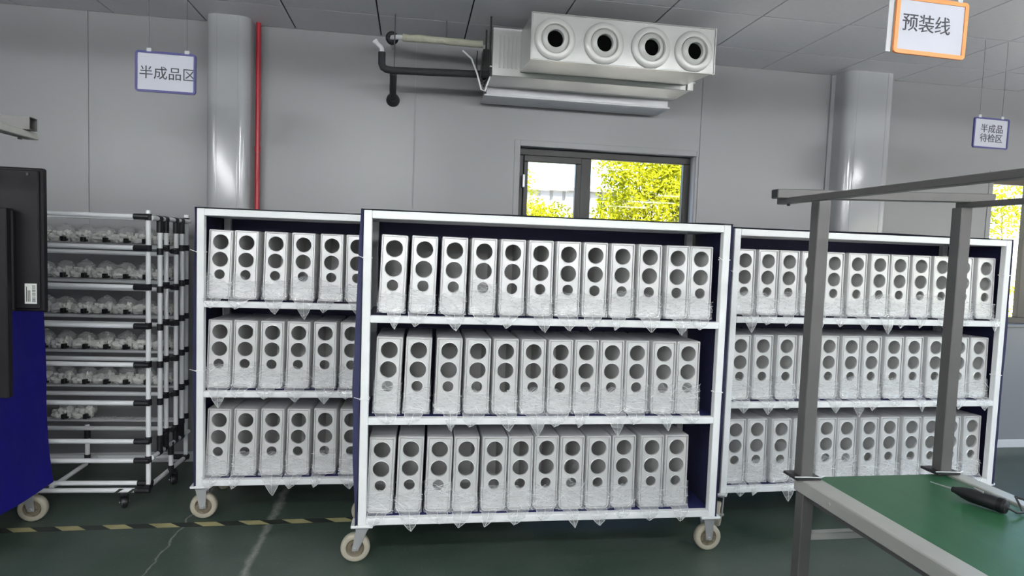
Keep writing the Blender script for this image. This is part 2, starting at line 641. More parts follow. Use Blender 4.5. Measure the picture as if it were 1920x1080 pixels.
column('pale column with rounded corners left of the ceiling unit', -1.425, -1.14, 4.65, .065, 1)
column('pale column with rounded corners right of the ceiling unit', 3.42, 3.85, 4.66, .075, 2)

# red pipe beside the first column
t = thing('fire_pipe', 'slim red vertical pipe beside the rounded column', 'pipe', (-1.108, 4.775, 0))
part('pipe', m_red, t, lambda m: m.cyl((0, 0, 0), (0, 0, CZ), .017, n=14), 0, 40)
for z in (.9, 2.28):
    part('coupling', m_red, t, lambda m: m.cyl((0, 0, z - .02), (0, 0, z + .02), .0205, n=14), 0, 40)
    part('bracket', m_zinc, t, lambda m: m.box(-.006, .006, .017, .062, z + .05, z + .06))


# windows
def window(n, hole, mull, mat, sash_left):
    x0, x1, z0, z1 = hole
    yw = WY + .09
    o = MB()
    fwd = .05
    o.box(x0, x1, yw, yw + fwd, z1 - .055, z1)
    o.box(x0, x1, yw, yw + fwd, z0, z0 + .055)
    o.box(x0, x0 + .045, yw, yw + fwd, z0 + .055, z1 - .055)
    o.box(x1 - .06, x1, yw, yw + fwd, z0 + .055, z1 - .055)
    o.box(mull - .045, mull + .04, yw, yw + fwd, z0 + .055, z1 - .055)
    f = o.build('window_%d' % n, mat, None, .004)
    tag(f, ('dark framed two pane window above the front cart' if n == 1 else 'bronze framed window at the right edge'), kind='structure')
    if sash_left:
        s = MB()
        a, b, c, e = x0 + .045, mull - .045, z0 + .055, z1 - .055
        s.box(a, b, yw - .018, yw + .03, e - .05, e)
        s.box(a, b, yw - .018, yw + .03, c, c + .05)
        s.box(a, a + .035, yw - .018, yw + .03, c + .05, e - .05)
        s.box(b - .045, b, yw - .018, yw + .03, c + .05, e - .05)
        s.build('sash', mat, f, .004)
        part('handle', m_zinc, f, lambda m: m.box(a - .012, a + .008, yw - .045, yw - .018, 2.12, 2.22), .004)
    for a, b in ((x0 + .045, mull - .045), (mull + .04, x1 - .06)):
        MB().box(a, b, yw + .022, yw + .028, z0 + .05, z1 - .05).build('pane', m_glass, f)
    tr = MB()
    tw = .045
    tr.box(x0 - tw, x0, WY - .006, WY + .002, z0 - tw, z1 + tw)
    tr.box(x1, x1 + tw * .4, WY - .006, WY + .002, z0 - tw, z1 + tw)
    tr.box(x0, x1, WY - .006, WY + .002, z1, z1 + tw)
    tr.box(x0, x1, WY - .03, WY + .002, z0 - .02, z0)
    tr.build('casing', m_wall, f, .002)
    return f


window(1, HOLES[(-.007, 2.26)], 1.355, m_dark, True)
window(2, HOLES[(3.38, XR)], 5.50, m_brown, False)

# ------------------------------------------------------------------ outdoors
o = MB().add([(-12, WY + .15, -.1), (30, WY + .15, -.1), (30, 40, -.1), (-12, 40, -.1), (XR + .1, -12, -.1), (30, -12, -.1), (XR + .1, WY + .15, -.1)], [(0, 1, 2, 3), (4, 5, 1, 6)]).build('outdoor_ground', m_ground)
tag(o, 'sunlit concrete ground outside the windows', kind='structure')
mb = MB()
vs = []
xx = -2.0
k = 0
while xx < 9.0:
    for dx, dy in ((0, 0), (.07, 0), (.085, .03), (.115, .03), (.13, 0)):
        vs += [(xx + dx, 9.6 + dy, -.1), (xx + dx, 9.6 + dy, 2.56)]
    xx += .2
mb.add(vs, [(2 * i, 2 * i + 2, 2 * i + 3, 2 * i + 1) for i in range(len(vs) // 2 - 1)])
fe = thing('fence', 'white ribbed sheet fence seen through the window', 'fence', (0, 0, 0))
mb.build('corrugated_sheet', m_fence, fe)
MB().box(-2, 9, 9.55, 9.68, 2.56, 2.61).build('top_cap', m_fence, fe, .005)


def plant(name, label, cat, loc, blobs, count, trunk=True, size=.075):
    t = thing(name, label, cat, loc)
    vs, fs = [], []
    tot = sum(b[3] * b[4] * b[5] for b in blobs)
    for (bx, by, bz, rx, ry, rz) in blobs:
        for _ in range(int(count * rx * ry * rz / tot)):
            while True:
                q = Vector((random.uniform(-1, 1), random.uniform(-1, 1), random.uniform(-1, 1)))
                if q.length < 1:
                    break
            c = Vector((bx + q.x * rx, by + q.y * ry, bz + q.z * rz))
            a = Vector((random.gauss(0, 1), random.gauss(0, 1), random.gauss(0, .8) - .5)).normalized()
            s = a.orthogonal().normalized()
            s.rotate(Matrix.Rotation(random.uniform(0, 6.28), 3, a))
            L, Wd = random.uniform(.7, 1.3) * size, random.uniform(.28, .42) * size
            i = len(vs)
            nrm = a.cross(s)
            vs += [c - a * L * .5, c + s * Wd * .5 + nrm * .006, c + a * L * .5, c - s * Wd * .5 + nrm * .006]
            fs += [(i, i + 1, i + 2, i + 3)]
    me = bpy.data.meshes.new('foliage')
    me.from_pydata([tuple(v) for v in vs], [], fs)
    me.materials.append(m_leaf)
    f = obj('foliage', me, t)
    f['kind'] = 'stuff'
    mb = MB()
    for (bx, by, bz, rx, ry, rz) in blobs:
        mb.tube([(0, 0, -.1), (bx * .4, by * .4, bz * .5), (bx, by, bz + rz * .5)], [.02, .012, .005], 6)
    mb.build('branches', m_bark, t, 0, 40)
    return t


plant('leafy_tree', 'yellow green leafy tree filling the larger window pane', 'tree', (3.0, 7.7, 0),
      [(0, 0, 2.3, .75, .5, .6), (-.38, .2, 1.9, .42, .4, .5), (.5, 0, 1.5, .6, .5, .5), (-.2, .1, 2.9, .6, .5, .5), (.7, .2, 2.6, .6, .5, .6)], 15000, size=.075)
plant('leafy_bush', 'sunlit bush low in the narrower window pane', 'bush', (1.45, 7.4, 0),
      [(0, 0, 1.6, .4, .35, .6), (-.12, .1, 2.05, .25, .3, .35), (.25, .1, 1.9, .3, .3, .33)], 3600, size=.065)
plant('slender_tree', 'thin branch with leaves high in the narrower window pane', 'tree', (1.15, 8.6, 0),
      [(0, 0, 2.75, .3, .3, .22), (.3, 0, 2.62, .22, .2, .16)], 500)
plant('garden_shrub', 'yellow leaved shrub seen through the rightmost window', 'bush', (8.0, 7.4, 0),
      [(-.2, 0, 2.4, .8, .5, .4), (-.6, 0, 2.0, .25, .3, .5), (.5, 0, 1.0, .4, .4, .6)], 2400)

# ------------------------------------------------------------------ carts
CW, CD, ZB, S1, S2, TH = 1.9221, .52, .2056, 1.2832, .7634, .04


def cloth_grid(fn, nu, nv):
    vs = [fn(i / nu, j / nv) for j in range(nv + 1) for i in range(nu + 1)]
    fs = [(j * (nu + 1) + i, j * (nu + 1) + i + 1, (j + 1) * (nu + 1) + i + 1, (j + 1) * (nu + 1) + i) for j in range(nv) for i in range(nu)]
    return MB().add(vs, fs)


def nz(x, y, z, s=1.):
    return noise.noise(Vector((x * s, y * s, z * s)))


def make_caster(parent, x, y, yaw, off=.035):
    """swivel caster: fork is the part; plate, tyre, hub and axle are its pieces"""
    mb = MB()
    for sy in (-.031, .027):
        mb.add([(-.030, sy, .178), (.030, sy, .178), (off + .016, sy, .064), (off - .016, sy, .064),
                (-.030, sy + .004, .178), (.030, sy + .004, .178), (off + .016, sy + .004, .064), (off - .016, sy + .004, .064)],
               [(0, 1, 2, 3), (7, 6, 5, 4), (0, 4, 5, 1), (1, 5, 6, 2), (2, 6, 7, 3), (3, 7, 4, 0)])
    mb.box(-.032, .032, -.031, .031, .174, .182)
    mb.cyl((0, 0, .18), (0, 0, .192), .03, n=16)
    f = mb.build('caster', m_zinc, parent, .0015)
    f.location = (x, y, 0)
    f.rotation_euler = (0, 0, yaw)
    MB().box(-.055, .055, -.05, .05, .191, .2056).build('mounting_plate', m_white, f, .003)
    prof = [(.047, -.019), (.066, -.022), (.073, -.016), (.075, 0), (.073, .016), (.066, .022), (.047, .019)]
    MB().lathe(prof, (off, 0, .075), (0, 1, 0), 32, True).build('tyre', m_tyre, f, 0, 50)
    hb = MB().lathe([(.012, -.018), (.020, -.018), (.024, -.008), (.040, -.008), (.048, -.017), (.048, .017), (.040, .008), (.024, .008), (.020, .018), (.012, .018)],
                    (off, 0, .075), (0, 1, 0), 24, True)
    for k in range(8):
        a = k * math.pi / 4
        c, s = math.cos(a), math.sin(a)
        hb.add([(off + c * .02 - s * .003, -.015, .075 + s * .02 + c * .003), (off + c * .046 - s * .003, -.015, .075 + s * .046 + c * .003),
                (off + c * .046 + s * .003, -.015, .075 + s * .046 - c * .003), (off + c * .02 + s * .003, -.015, .075 + s * .02 - c * .003),
                (off + c * .02, -.006, .075 + s * .02), (off + c * .046, -.006, .075 + s * .046)],
               [(0, 1, 2, 3), (0, 4, 5, 1), (3, 2, 5, 4)])
    hb.build('hub', m_hub, f, 0, 30)
    MB().cyl((off, -.04, .075), (off, .04, .075), .009, n=8).build('axle', m_zinc, f, .001)
    return f


def make_cart(label, x, y, rz, yaws, ties, bulges):
    t = thing('shelf_cart', label, 'cart', (x, y, 0), rz, 'wheeled shelf carts')
    T = TH
    zt = ZB + 1.6
    for px in (0, CW - T):
        for py in (0, CD - T):
            boxp('post', m_white, t, px, px + T, py, py + T, ZB, zt)
    for py in (0, CD - T):
        boxp('top_rail', m_white, t, T, CW - T, py + .001, py + T, zt - T, zt - .001)
    for px in (0, CW - T):
        boxp('top_rail', m_white, t, px + .001, px + T, T, CD - T, zt - T, zt - .001)
    for z in (ZB + .037, S2, S1):
        s = boxp('shelf', m_mat, t, T * .5, CW - T * .5, T, CD - T * .5, z - .012, z - .0015, bevel=0)
        for py in (0, CD - T):
            boxp('shelf_rail', m_white, s, T, CW - T, py + .001, py + T - .001, z - .037, z - .001)
    # canvas cover
    sd = random.random() * 50
    cloth_grid(lambda a, b: (a * CW, CD + .004 + .012 * nz(a * 6, b * 4, sd) + .01, ZB + .01 + b * (zt - ZB)), 26, 18).build('back_cover', m_navy, t, 0, 60)
    for sgn, x0 in ((-1, -.004), (1, CW + .004)):
        def f(a, b, sgn=sgn, x0=x0):
            amp = bulges[0 if sgn < 0 else 1]
            bulge = .004 + .010 * amp + .030 * amp * math.sin(math.pi * min(1, max(0, b * 1.0))) * (1 - b * .45) + .008 * nz(a * 3, b * 7, sd + sgn)
            fr = max(0., 1 - a * 7)
            return (x0 + sgn * max(.001, bulge * (1 - .25 * fr)), -.001 + a * (CD + .014), ZB + .0 + b * (zt - ZB + .006))
        cloth_grid(f, 12, 26).build('side_cover', m_navy, t, 0, 60)
        # folded front hem from the post to the cover
        def h(a, b, sgn=sgn, x0=x0, f=f):
            q = f(0, b)
            return (x0 + (q[0] - x0) * a, .012 - .013 * a, q[2])
        cloth_grid(h, 2, 26).build('cover_hem', m_navy, t, 0, 60)
    cloth_grid(lambda a, b: (-.012 + a * (CW + .024), -.004 + b * (CD + .02), zt + .004 + .004 * abs(nz(a * 9, b * 3, sd + 9)) + .010 * max(0, nz(a * 2.3, 0, sd + 4))), 40, 6).build('top_cover', m_navy, t, 0, 60)
    # casters
    for k, (px, py) in enumerate(((T / 2, .05), (CW - T / 2, .05), (T / 2, CD - .05), (CW - T / 2, CD - .05))):
        make_caster(t, px, py, *yaws[k])
    for px, z in ties:
        mb = MB()
        a, b = px - .0015, px + T + .0015
        mb.box(a, b, -.003, -.0002, z - .003, z + .003)
        mb.box(b - .001, b + .002, -.003, T + .003, z - .003, z + .003)
        mb.box(a - .002, a + .001, -.003, T + .003, z - .003, z + .003)
        mb.cyl((a, -.002, z), (a - .028, -.016, z + .012), .0018, n=5)
        mb.build('cable_tie', m_white, t)
    return t


def cart_pose(y0, a, u):
    return u * math.cos(a), y0 + u * math.sin(a), a


carts = {}
carts['front'] = make_cart('white three-shelf cart standing in front of the other two', *cart_pose(3.1912, -.018, -.2398), ((math.pi, .034), (0, .004), (2.7, .035), (.6, .035)),
                           ((0, 1.57), (0, .86), (CW - TH, 1.62), (CW - TH, .90)), (1.1, .1))
carts['left'] = make_cart('white three-shelf cart at the left, behind the front cart', *cart_pose(3.7649, -.0216, -1.2014), ((.05, .010), (math.pi - .1, .03), (2.2, .03), (.4, .03)),
                          ((0, 1.56), (0, .88)), (.35, .2))
carts['right'] = make_cart('white three-shelf cart at the right, behind the grey uprights', *cart_pose(3.4529, .0132, 3.7986 - CW), ((math.pi + .95, .04), (.3, .03), (2.6, .03), (.2, .03)),
                           ((0, 1.55), (CW - TH, 1.58), (CW - TH, .93)), (.2, .35))

# ------------------------------------------------------------------ three-hole housings
HW, HH, HD = .1335, .40, .42
HOLE_Z = ((.330, .0460), (.230, .0460), (.1435, .0318))


def rrect(w_, z0, z1, rt_, rb_, inset=0., n=5):
    x0, x1, a, b = -w_ / 2 + inset, w_ / 2 - inset, z0 + inset, z1 - inset
    rt_, rb_ = max(.002, rt_ - inset), max(.002, rb_ - inset)
    pts = []
    for cx, cz, r, s in ((x1 - rb_, a + rb_, rb_, -90), (x1 - rt_, b - rt_, rt_, 0), (x0 + rt_, b - rt_, rt_, 90), (x0 + rb_, a + rb_, rb_, 180)):
        for k in range(n + 1):
            an = R(s + 90 * k / n)
            pts.append((cx + r * math.cos(an), cz + r * math.sin(an)))
    return pts


def shell_mesh():
    mb = MB()
    rings = []
    for inset, y in ((.004, HD), (0, HD - .004), (0, .007), (.0016, .002), (.004, 0), (.0075, 0), (.0088, .0015), (.0092, .011), (.0125, .011), (.0130, .004)):
        rings.append([(x, y, z) for x, z in rrect(HW, 0, HH, .0075, .026, inset)])
    m = len(rings[0])
    vs = [q for r in rings for q in r]
    fs = []
    for j in range(len(rings) - 1):
        for i in range(m):
            fs.append((j * m + i, j * m + (i + 1) % m, (j + 1) * m + (i + 1) % m, (j + 1) * m + i))
    fs.append(tuple(range(m)))
    mb.add(vs, fs)
    return mb.mesh('shell', m_alu, 0, 35)


def liner_mesh():
    """inner lining of the housing, what shows through the holes"""
    mb = MB()
    a = [(x, .010, z) for x, z in rrect(HW, 0, HH, .012, .02, .0095)]
    b_ = [(x, .40, z) for x, z in rrect(HW, 0, HH, .012, .02, .0095)]
    m = len(a)
    mb.add(a + b_, [(i, (i + 1) % m, m + (i + 1) % m, m + i) for i in range(m)] + [tuple(range(m, 2 * m))])
    me = mb.mesh('liner', m_alu_in, 0, 35)
    me.flip_normals()
    return me


def plate_mesh():
    bm = bmesh.new()
    loops = [[(x, z) for x, z in rrect(HW, 0, HH, .0075, .026, .0130)]]
    for cz, r in HOLE_Z:
        loops.append([(r * math.cos(2 * math.pi * k / 32), cz + r * math.sin(2 * math.pi * k / 32)) for k in range(32)])
    edges = []
    hole_loops = []
    for li, L in enumerate(loops):
        vs = [bm.verts.new((x, .004, z)) for x, z in L]
        es = [bm.edges.new((vs[i], vs[(i + 1) % len(vs)])) for i in range(len(vs))]
        edges += es
        if li:
            hole_loops.append((vs, HOLE_Z[li - 1]))
    bmesh.ops.triangle_fill(bm, use_beauty=True, use_dissolve=False, edges=edges)
    for vs, (cz, r) in hole_loops:
        # small rolled lip then a short collar into the housing
        prev = vs
        for rr_, y in ((r - .0010, .0012), (r - .0026, .0010), (r - .0040, .0030), (r - .0040, .017)):
            nx = []
            for v in vs:
                d = Vector((v.co.x, 0, v.co.z - cz)).normalized()
                nx.append(bm.verts.new((d.x * rr_, y, cz + d.z * rr_)))
            for i in range(len(vs)):
                j = (i + 1) % len(vs)
                bm.faces.new((prev[i], prev[j], nx[j], nx[i]))
            prev = nx
    bmesh.ops.recalc_face_normals(bm, faces=bm.faces)
    me = bpy.data.meshes.new('faceplate')
    bm.to_mesh(me)
    bm.free()
    # make sure the flat face looks to -Y
    s = sum(p.normal.y * p.area for p in me.polygons if abs(p.normal.y) > .9)
    if s > 0:
        me.flip_normals()
    me.materials.append(m_alu)
    me.polygons.foreach_set('use_smooth', [abs(p.normal.y) < .9 for p in me.polygons])
    return me


def film_mesh(seed, tall):
    rnd = random.Random(seed)
    mb = MB()
    # path round the front: left side -> front -> right side
    e = .0035
    x = HW / 2 + e
    path = []
    ns, nf_ = 4, 12
    for i in range(ns):
        path.append((-x, .16 - i * .16 / ns, -1, 0))
    for i in range(nf_ + 1):
        path.append((-x + 2 * x * i / nf_, -e, 0, -1))
    for i in range(1, ns + 1):
        path.append((x, i * .16 / ns, 1, 0))
    nh = 8
    m = len(path)
    slope = rnd.uniform(-.6, .6)
    top0 = tall
    vs = []
    phase = rnd.uniform(0, 60)
    for j in range(nh + 1):
        for i, (px, py, nx_, ny_) in enumerate(path):
            top = top0 + slope * px + .026 * nz(px * 30, py * 30, phase) + .010 * nz(px * 90, py * 90, phase) + (.0 if ny_ else .01)
            f = j / nh
            z = .003 + (top - .003) * f
            ridge = abs(nz(px * 34 + z * 30, z * 75 - px * 20, phase + 7))
            o_ = .0005 + .008 * ridge * (1.0 - .6 * f) + rnd.uniform(0, .001)
            if ny_ == 0:
                o_ = min(o_ * .8, .0055)
            bot = max(0, 1 - f * 3.2)
            o_ += (.010 if ny_ else .003) * bot * (.4 + ridge)
            vs.append((px + nx_ * o_, py + ny_ * o_, z))
    fs = [(j * m + i, j * m + i + 1, (j + 1) * m + i + 1, (j + 1) * m + i) for j in range(nh) for i in range(m - 1)]
    mb.add(vs, fs)
    # loose tail over the rail
    tail = None
    if rnd.random() < .85:
        cx = rnd.uniform(-.02, .02)
        w0 = rnd.uniform(.07, .12)
        drop = rnd.uniform(.015, .085)
        rowsd = [(-.006, .006, w0), (-.030, .008, w0 * .98), (-.0575, .003, w0 * .9), (-.0615, -.018, w0 * .78), (-.063, -.018 - drop * .45, w0 * .5), (-.062, -.018 - drop * .8, w0 * .2), (-.061, -.018 - drop, w0 * .03)]
        k = 7
        vs = []
        skew = rnd.uniform(-.035, .035)
        for jj, (yy, zz, ww) in enumerate(rowsd):
            for i in range(k):
                q = i / (k - 1) - .5
                cr = (rnd.uniform(0, .006) if i % 2 else 0) * (1 if jj < 6 else .2)
                vs.append((cx + q * ww + skew * jj / 6, yy - cr, zz + rnd.uniform(0, .004)))
        tail = [Vector(v) + Vector((0, -.001, 0)) for v in vs]
        mb.add(vs, [(j * k + i, j * k + i + 1, (j + 1) * k + i + 1, (j + 1) * k + i) for j in range(len(rowsd) - 1) for i in range(k - 1)])
    nbase = len(mb.f)
    # creases: thin bright folds across the front and along the tail edges
    for _ in range(rnd.randint(9, 14)):
        cx_, cz_ = rnd.uniform(-.06, .06), rnd.uniform(.012, tall * .95)
        an = rnd.choice((rnd.uniform(.2, 1.0), rnd.uniform(-1.0, -.2), rnd.uniform(-.15, .15)))
        ln_ = rnd.uniform(.02, .055)
        pts = []
        for q in range(6):
            tq = (q / 5 - .5) * 2 * ln_
            x_ = max(-x - .004, min(x + .004, cx_ + math.cos(an) * tq))
            z_ = max(.004, cz_ + math.sin(an) * tq + .006 * nz(q * .7, phase, cz_ * 50))
            pts.append((x_, -.009 - .003 * nz(q * .9, cz_ * 40, phase), z_))
        mb.tube(pts, [.0003, .0009, rnd.uniform(.0009, .0016), .0011, .0008, .0003], 5)
    if tail:
        k = 7
        for col_ in (0, k - 1, 3):
            mb.tube([tail[j_ * k + col_] for j_ in range(len(tail) // k)], .0009, 5)
    me = mb.mesh('plastic_wrap', m_film, 0, 75)
    me.materials.append(m_fold)
    me.polygons.foreach_set('material_index', [0] * nbase + [1] * (len(me.polygons) - nbase))
    return me


me_shell, me_plate, me_liner = shell_mesh(), plate_mesh(), liner_mesh()
films = [film_mesh(i, h) for i, h in enumerate((.105, .115, .12, .125, .13, .112, .145, .165, .118, .108, .135, .17, .122, .128))]

ROWS = {
    ('front', 1): [0.149, 0.301, 0.454, 0.606, 0.757, 0.905, 1.054, 1.199, 1.347, 1.499, 1.656, 1.791],
    ('front', 2): [0.135, 0.284, 0.442, 0.591, 0.738, 0.885, 1.031, 1.174, 1.315, 1.457, 1.605, 1.747],
    ('front', 3): [0.110, 0.257, 0.406, 0.547, 0.696, 0.836, 0.977, 1.116, 1.262, 1.407, 1.565, 1.709],
    ('left', 1): [0.110, 0.254, 0.416, 0.573, 0.733, 0.881],
    ('left', 2): [0.110, 0.252, 0.404, 0.552, 0.703, 0.856],
    ('left', 3): [0.110, 0.259, 0.409, 0.558, 0.71, 0.865],
    ('right', 1): [0.110, 0.26, 0.402, 0.554, 0.715, 0.871, 1.025, 1.177, 1.329, 1.479, 1.637, 1.802],
    ('right', 2): [0.110, 0.262, 0.42, 0.566, 0.717, 0.866, 1.017, 1.17, 1.322, 1.483, 1.654, 1.804],
    ('right', 3): [0.110, 0.257, 0.416, 0.566, 0.733, 0.873, 1.033, 1.187, 1.347, 1.49, 1.642, 1.804]}
SHELF_Z = {1: S1, 2: S2, 3: ZB + .037}
SHELF_N = {1: 'top', 2: 'middle', 3: 'bottom'}
CART_N = {'front': 'front cart', 'left': 'left rear cart', 'right': 'right rear cart'}
rnd = random.Random(3)
TILT = R(1.2)
for (c, row), us in ROWS.items():
    ct = carts[c]
    mw = Matrix.Translation(ct.location) @ Matrix.Rotation(ct.rotation_euler.z, 4, 'Z')
    for k, u in enumerate(us):
        lean = 0.
        if c in ('front', 'left'):
            lean = R(1.6) * max(0, 1 - k / 5)
        t = thing('metal_housing', 'silver three-hole housing, %s from the left on the %s shelf of the %s' % (ORD[k], SHELF_N[row], CART_N[c]),
                  'housing', group='three-hole housings on the carts')
        # keep the lowest corner on the shelf
        lift = HD * math.sin(TILT) + HW / 2 * math.sin(abs(lean)) + .0005
        p = mw @ Vector((u - .330 * math.sin(lean), .05 + rnd.uniform(-.006, .006), SHELF_Z[row] + lift * .6))
        t.location = p
        t.rotation_euler = (-TILT, lean, ct.rotation_euler.z + R(rnd.uniform(-.8, .8)))
        sh = obj('shell', me_shell, t)
        obj('liner', me_liner, sh)
        obj('faceplate', me_plate, t)
        obj('plastic_wrap', films[(k * 5 + row * 3 + len(c) + rnd.randrange(3)) % len(films)], t)

# ------------------------------------------------------------------ ceiling air unit
ac = thing('ceiling_air_unit', 'galvanised ducted air unit with four round nozzles under the ceiling', 'air conditioner', (0, 0, 0))
pb_ = MB()
pb_.add([(.675, 3.80, 2.782), (1.84, 3.80, 2.782), (1.84, 4.215, 2.812), (.675, 4.215, 2.812), (.675, 3.80, 3.052), (1.84, 3.80, 3.052), (1.84, 4.215, 3.072), (.675, 4.215, 3.072)],
        [(3, 2, 1, 0), (4, 5, 6, 7), (0, 1, 5, 4), (1, 2, 6, 5), (2, 3, 7, 6), (3, 0, 4, 7)])
pb_.build('plenum', m_galv, ac, .002)
pl_fl = MB()
pl_fl.box(.668, .675, 3.797, 3.812, 2.778, 3.056)
pl_fl.box(1.84, 1.848, 3.795, 3.815, 2.775, 3.06)
pl_fl.box(.668, 1.848, 3.797, 3.815, 2.776, 2.782)
pl_fl.box(.668, 1.848, 3.797, 3.815, 3.052, 3.057)
pl_fl.build('plenum_flange', m_galv, ac, .001)
body = boxp('body', m_galv, ac, .49, 1.885, 4.22, 4.53, 2.778, 3.09, bevel=.002)
for k in range(5):
    MB().box(.535 + k * .028, .545 + k * .028, 4.2165, 4.2205, 2.83, 3.04).build('pressed_rib', m_galv, body, .0015)
boxp('corner_bracket', m_galv, ac, 1.85, 1.892, 4.20, 4.23, 2.775, 2.83, bevel=.001)
rb = boxp('return_box', m_galv_d, ac, .49, 1.85, 4.535, 4.79, 2.728, 2.80, bevel=.002)
fr = MB()
for a in ((.475, 1.865, 4.53, 4.56), (.475, 1.865, 4.76, 4.79), (.475, .505, 4.56, 4.76), (1.835, 1.865, 4.56, 4.76)):
    fr.box(a[0], a[1], a[2], a[3], 2.718, 2.729)
fr.build('return_frame', m_trim, ac, .002)
MB().box(.505, 1.835, 4.56, 4.76, 2.722, 2.7275).build('filter_panel', m_trim, ac, .001)
for x in (.815, 1.12, 1.42, 1.70):
    c = (x, 3.80, 2.905)
    nzl = MB().lathe([(.126, 0), (.1255, .008), (.121, .015), (.108, .022), (.094, .025), (.088, .024), (.085, .016), (.084, .006)], c, (0, -1, 0), 40).build('nozzle', m_noz, ac, 0, 50)
    MB().lathe([(.084, .008), (.080, .016), (.068, .023), (.058, .028), (.053, .030), (.051, .028), (.050, .0), (.050, -.1)], c, (.10 * (x - .7), -1, -.06), 36).build('nozzle_ball', m_noz, nzl, 0, 50)
    MB().cyl((x, 3.7995, 2.905), (x, 3.799, 2.905), .083, n=30).build('nozzle_shade_disc', m_bore_shade, nzl)  # black disc painted in for the shade inside the bore
for x, y in ((.475, 4.235), (1.90, 4.235), (.475, 4.50), (1.90, 4.50)):
    part('hanger_rod', m_dark, ac, lambda m: m.cyl((x, y, 2.80), (x, y, CZ + .005), .006, n=8))
    boxp('hanger_lug', m_galv, ac, min(x, .49) if x < 1 else 1.885, .49 if x < 1 else 1.915, y - .018, y + .018, 2.83, 2.838, bevel=0)
for pts, r in (([(.30, 4.33, 2.955), (.36, 4.31, 2.90), (.40, 4.30, 2.80), (.43, 4.30, 2.70), (.455, 4.30, 2.69), (.47, 4.30, 2.74), (.488, 4.30, 2.79)], .006),
               ([(.40, 4.33, 2.96), (.395, 4.32, 2.88), (.40, 4.31, 2.80), (.43, 4.32, 2.74), (.487, 4.33, 2.80)], .004),
               ([(.445, 4.33, 2.97), (.43, 4.31, 2.86), (.42, 4.31, 2.77), (.45, 4.34, 2.73), (.487, 4.36, 2.82)], .005)):
    MB().tube(pts, r, 7).build('cable', m_pvc if r == .006 else m_cord, ac, 0, 60)
part('valve_box', m_blk, ac, lambda m: m.box(.445, .489, 4.40, 4.50, 2.79, 3.0), .004)

# pipes serving the unit
t = thing('insulated_pipe', 'black insulated pipe with an elbow running left of the air unit', 'pipe', (0, 0, 0))
MB().tube([(-.232, 4.35, 2.905), (-.231, 4.35, 2.83), (-.222, 4.35, 2.808), (-.20, 4.35, 2.797), (-.16, 4.35, 2.793), (.15, 4.35, 2.803), (.49, 4.35, 2.815)], .024, 14).build('pipe_foam', m_black, t, 0, 50)
MB().tube([(-.156, 4.35, 2.785), (-.158, 4.45, 2.77), (-.165, 4.62, 2.735), (-.17, WY - .001, 2.705)], .024, 14).build('wall_branch', m_black, t, 0, 50)
MB().lathe([(.026, 0), (.05, 0), (.044, .035), (.030, .06), (.026, .06)], (-.17, WY - .001, 2.705), (0, -1, .12), 18, True).build('wall_collar', m_black, t, 0, 50)
el = MB().tube([(-.232, 4.35, 2.90), (-.232, 4.35, 2.925), (-.238, 4.35, 2.938), (-.262, 4.35, 2.958), (-.278, 4.35, 2.975)], .015, 12).build('elbow', m_pvc, t, 0, 50)
MB().tube([(-.268, 4.35, 2.962), (-.280, 4.35, 2.978)], .0185, 12).build('elbow_socket', m_pvc, el, 0, 50)
part('hanger_rod', m_wire, t, lambda m: m.cyl((-.150, 4.352, 2.80), (-.150, 4.352, CZ + .005), .004, n=6))
t = thing('drain_pipe', 'beige foam wrapped pipe running from the wall to the air unit', 'pipe', (0, 0, 0))
pts = [(-.10 + .054 * k, 4.42 - .006 * k, 3.035 - .002 * k + .004 * nz(k * 1.7, 0, 0)) for k in range(11)]
MB().tube(pts, [.024 + .004 * nz(k * 2.3, 5, 1) for k in range(11)], 12).build('foam_sleeve', m_foam, t, 0, 60)
MB().tube([(-.18, WY - .002, 3.085), (-.176, 4.60, 3.06), (-.17, 4.47, 3.045), (-.14, 4.43, 3.037), (-.09, 4.42, 3.035)], .016, 12).build('pvc_pipe', m_pvc, t, 0, 60)
MB().lathe([(.017, 0), (.044, 0), (.044, .012), (.030, .03), (.017, .03)], (-.173, 4.50, 3.048), (-.1, -1, -.1), 20, True).build('rubber_collar', m_black, t, 0, 50)
part('hanger_rod', m_wire, t, lambda m: m.cyl((.19, 4.385, 3.03), (.19, 4.385, CZ + .005), .004, n=6))


# ------------------------------------------------------------------ hanging signs
def text_mesh(body, mat, name='lettering', squeeze=1.):
    cu = bpy.data.curves.new(name, 'FONT')
    cu.body = body
    cu.align_x = 'CENTER'
    cu.align_y = 'CENTER'
    cu.size = 1
    cu.resolution_u = 3
    cu.space_line = 1.05
    cu.extrude = .004
    o = bpy.data.objects.new(name, cu)
    COL.objects.link(o)
    bpy.context.view_layer.update()
    dg = bpy.context.evaluated_depsgraph_get()
    me = bpy.data.meshes.new_from_object(o.evaluated_get(dg))
    bpy.data.objects.remove(o)
    bpy.data.curves.remove(cu)
    me.materials.clear()
    me.materials.append(mat)
    xs = [v.co.x for v in me.vertices]
    ys = [v.co.y for v in me.vertices]
    cx, cy = (min(xs) + max(xs)) / 2, (min(ys) + max(ys)) / 2
    for v in me.vertices:
        v.co.x -= cx
        v.co.y -= cy
    me.name = name
    return me, max(xs) - min(xs), max(ys) - min(ys)


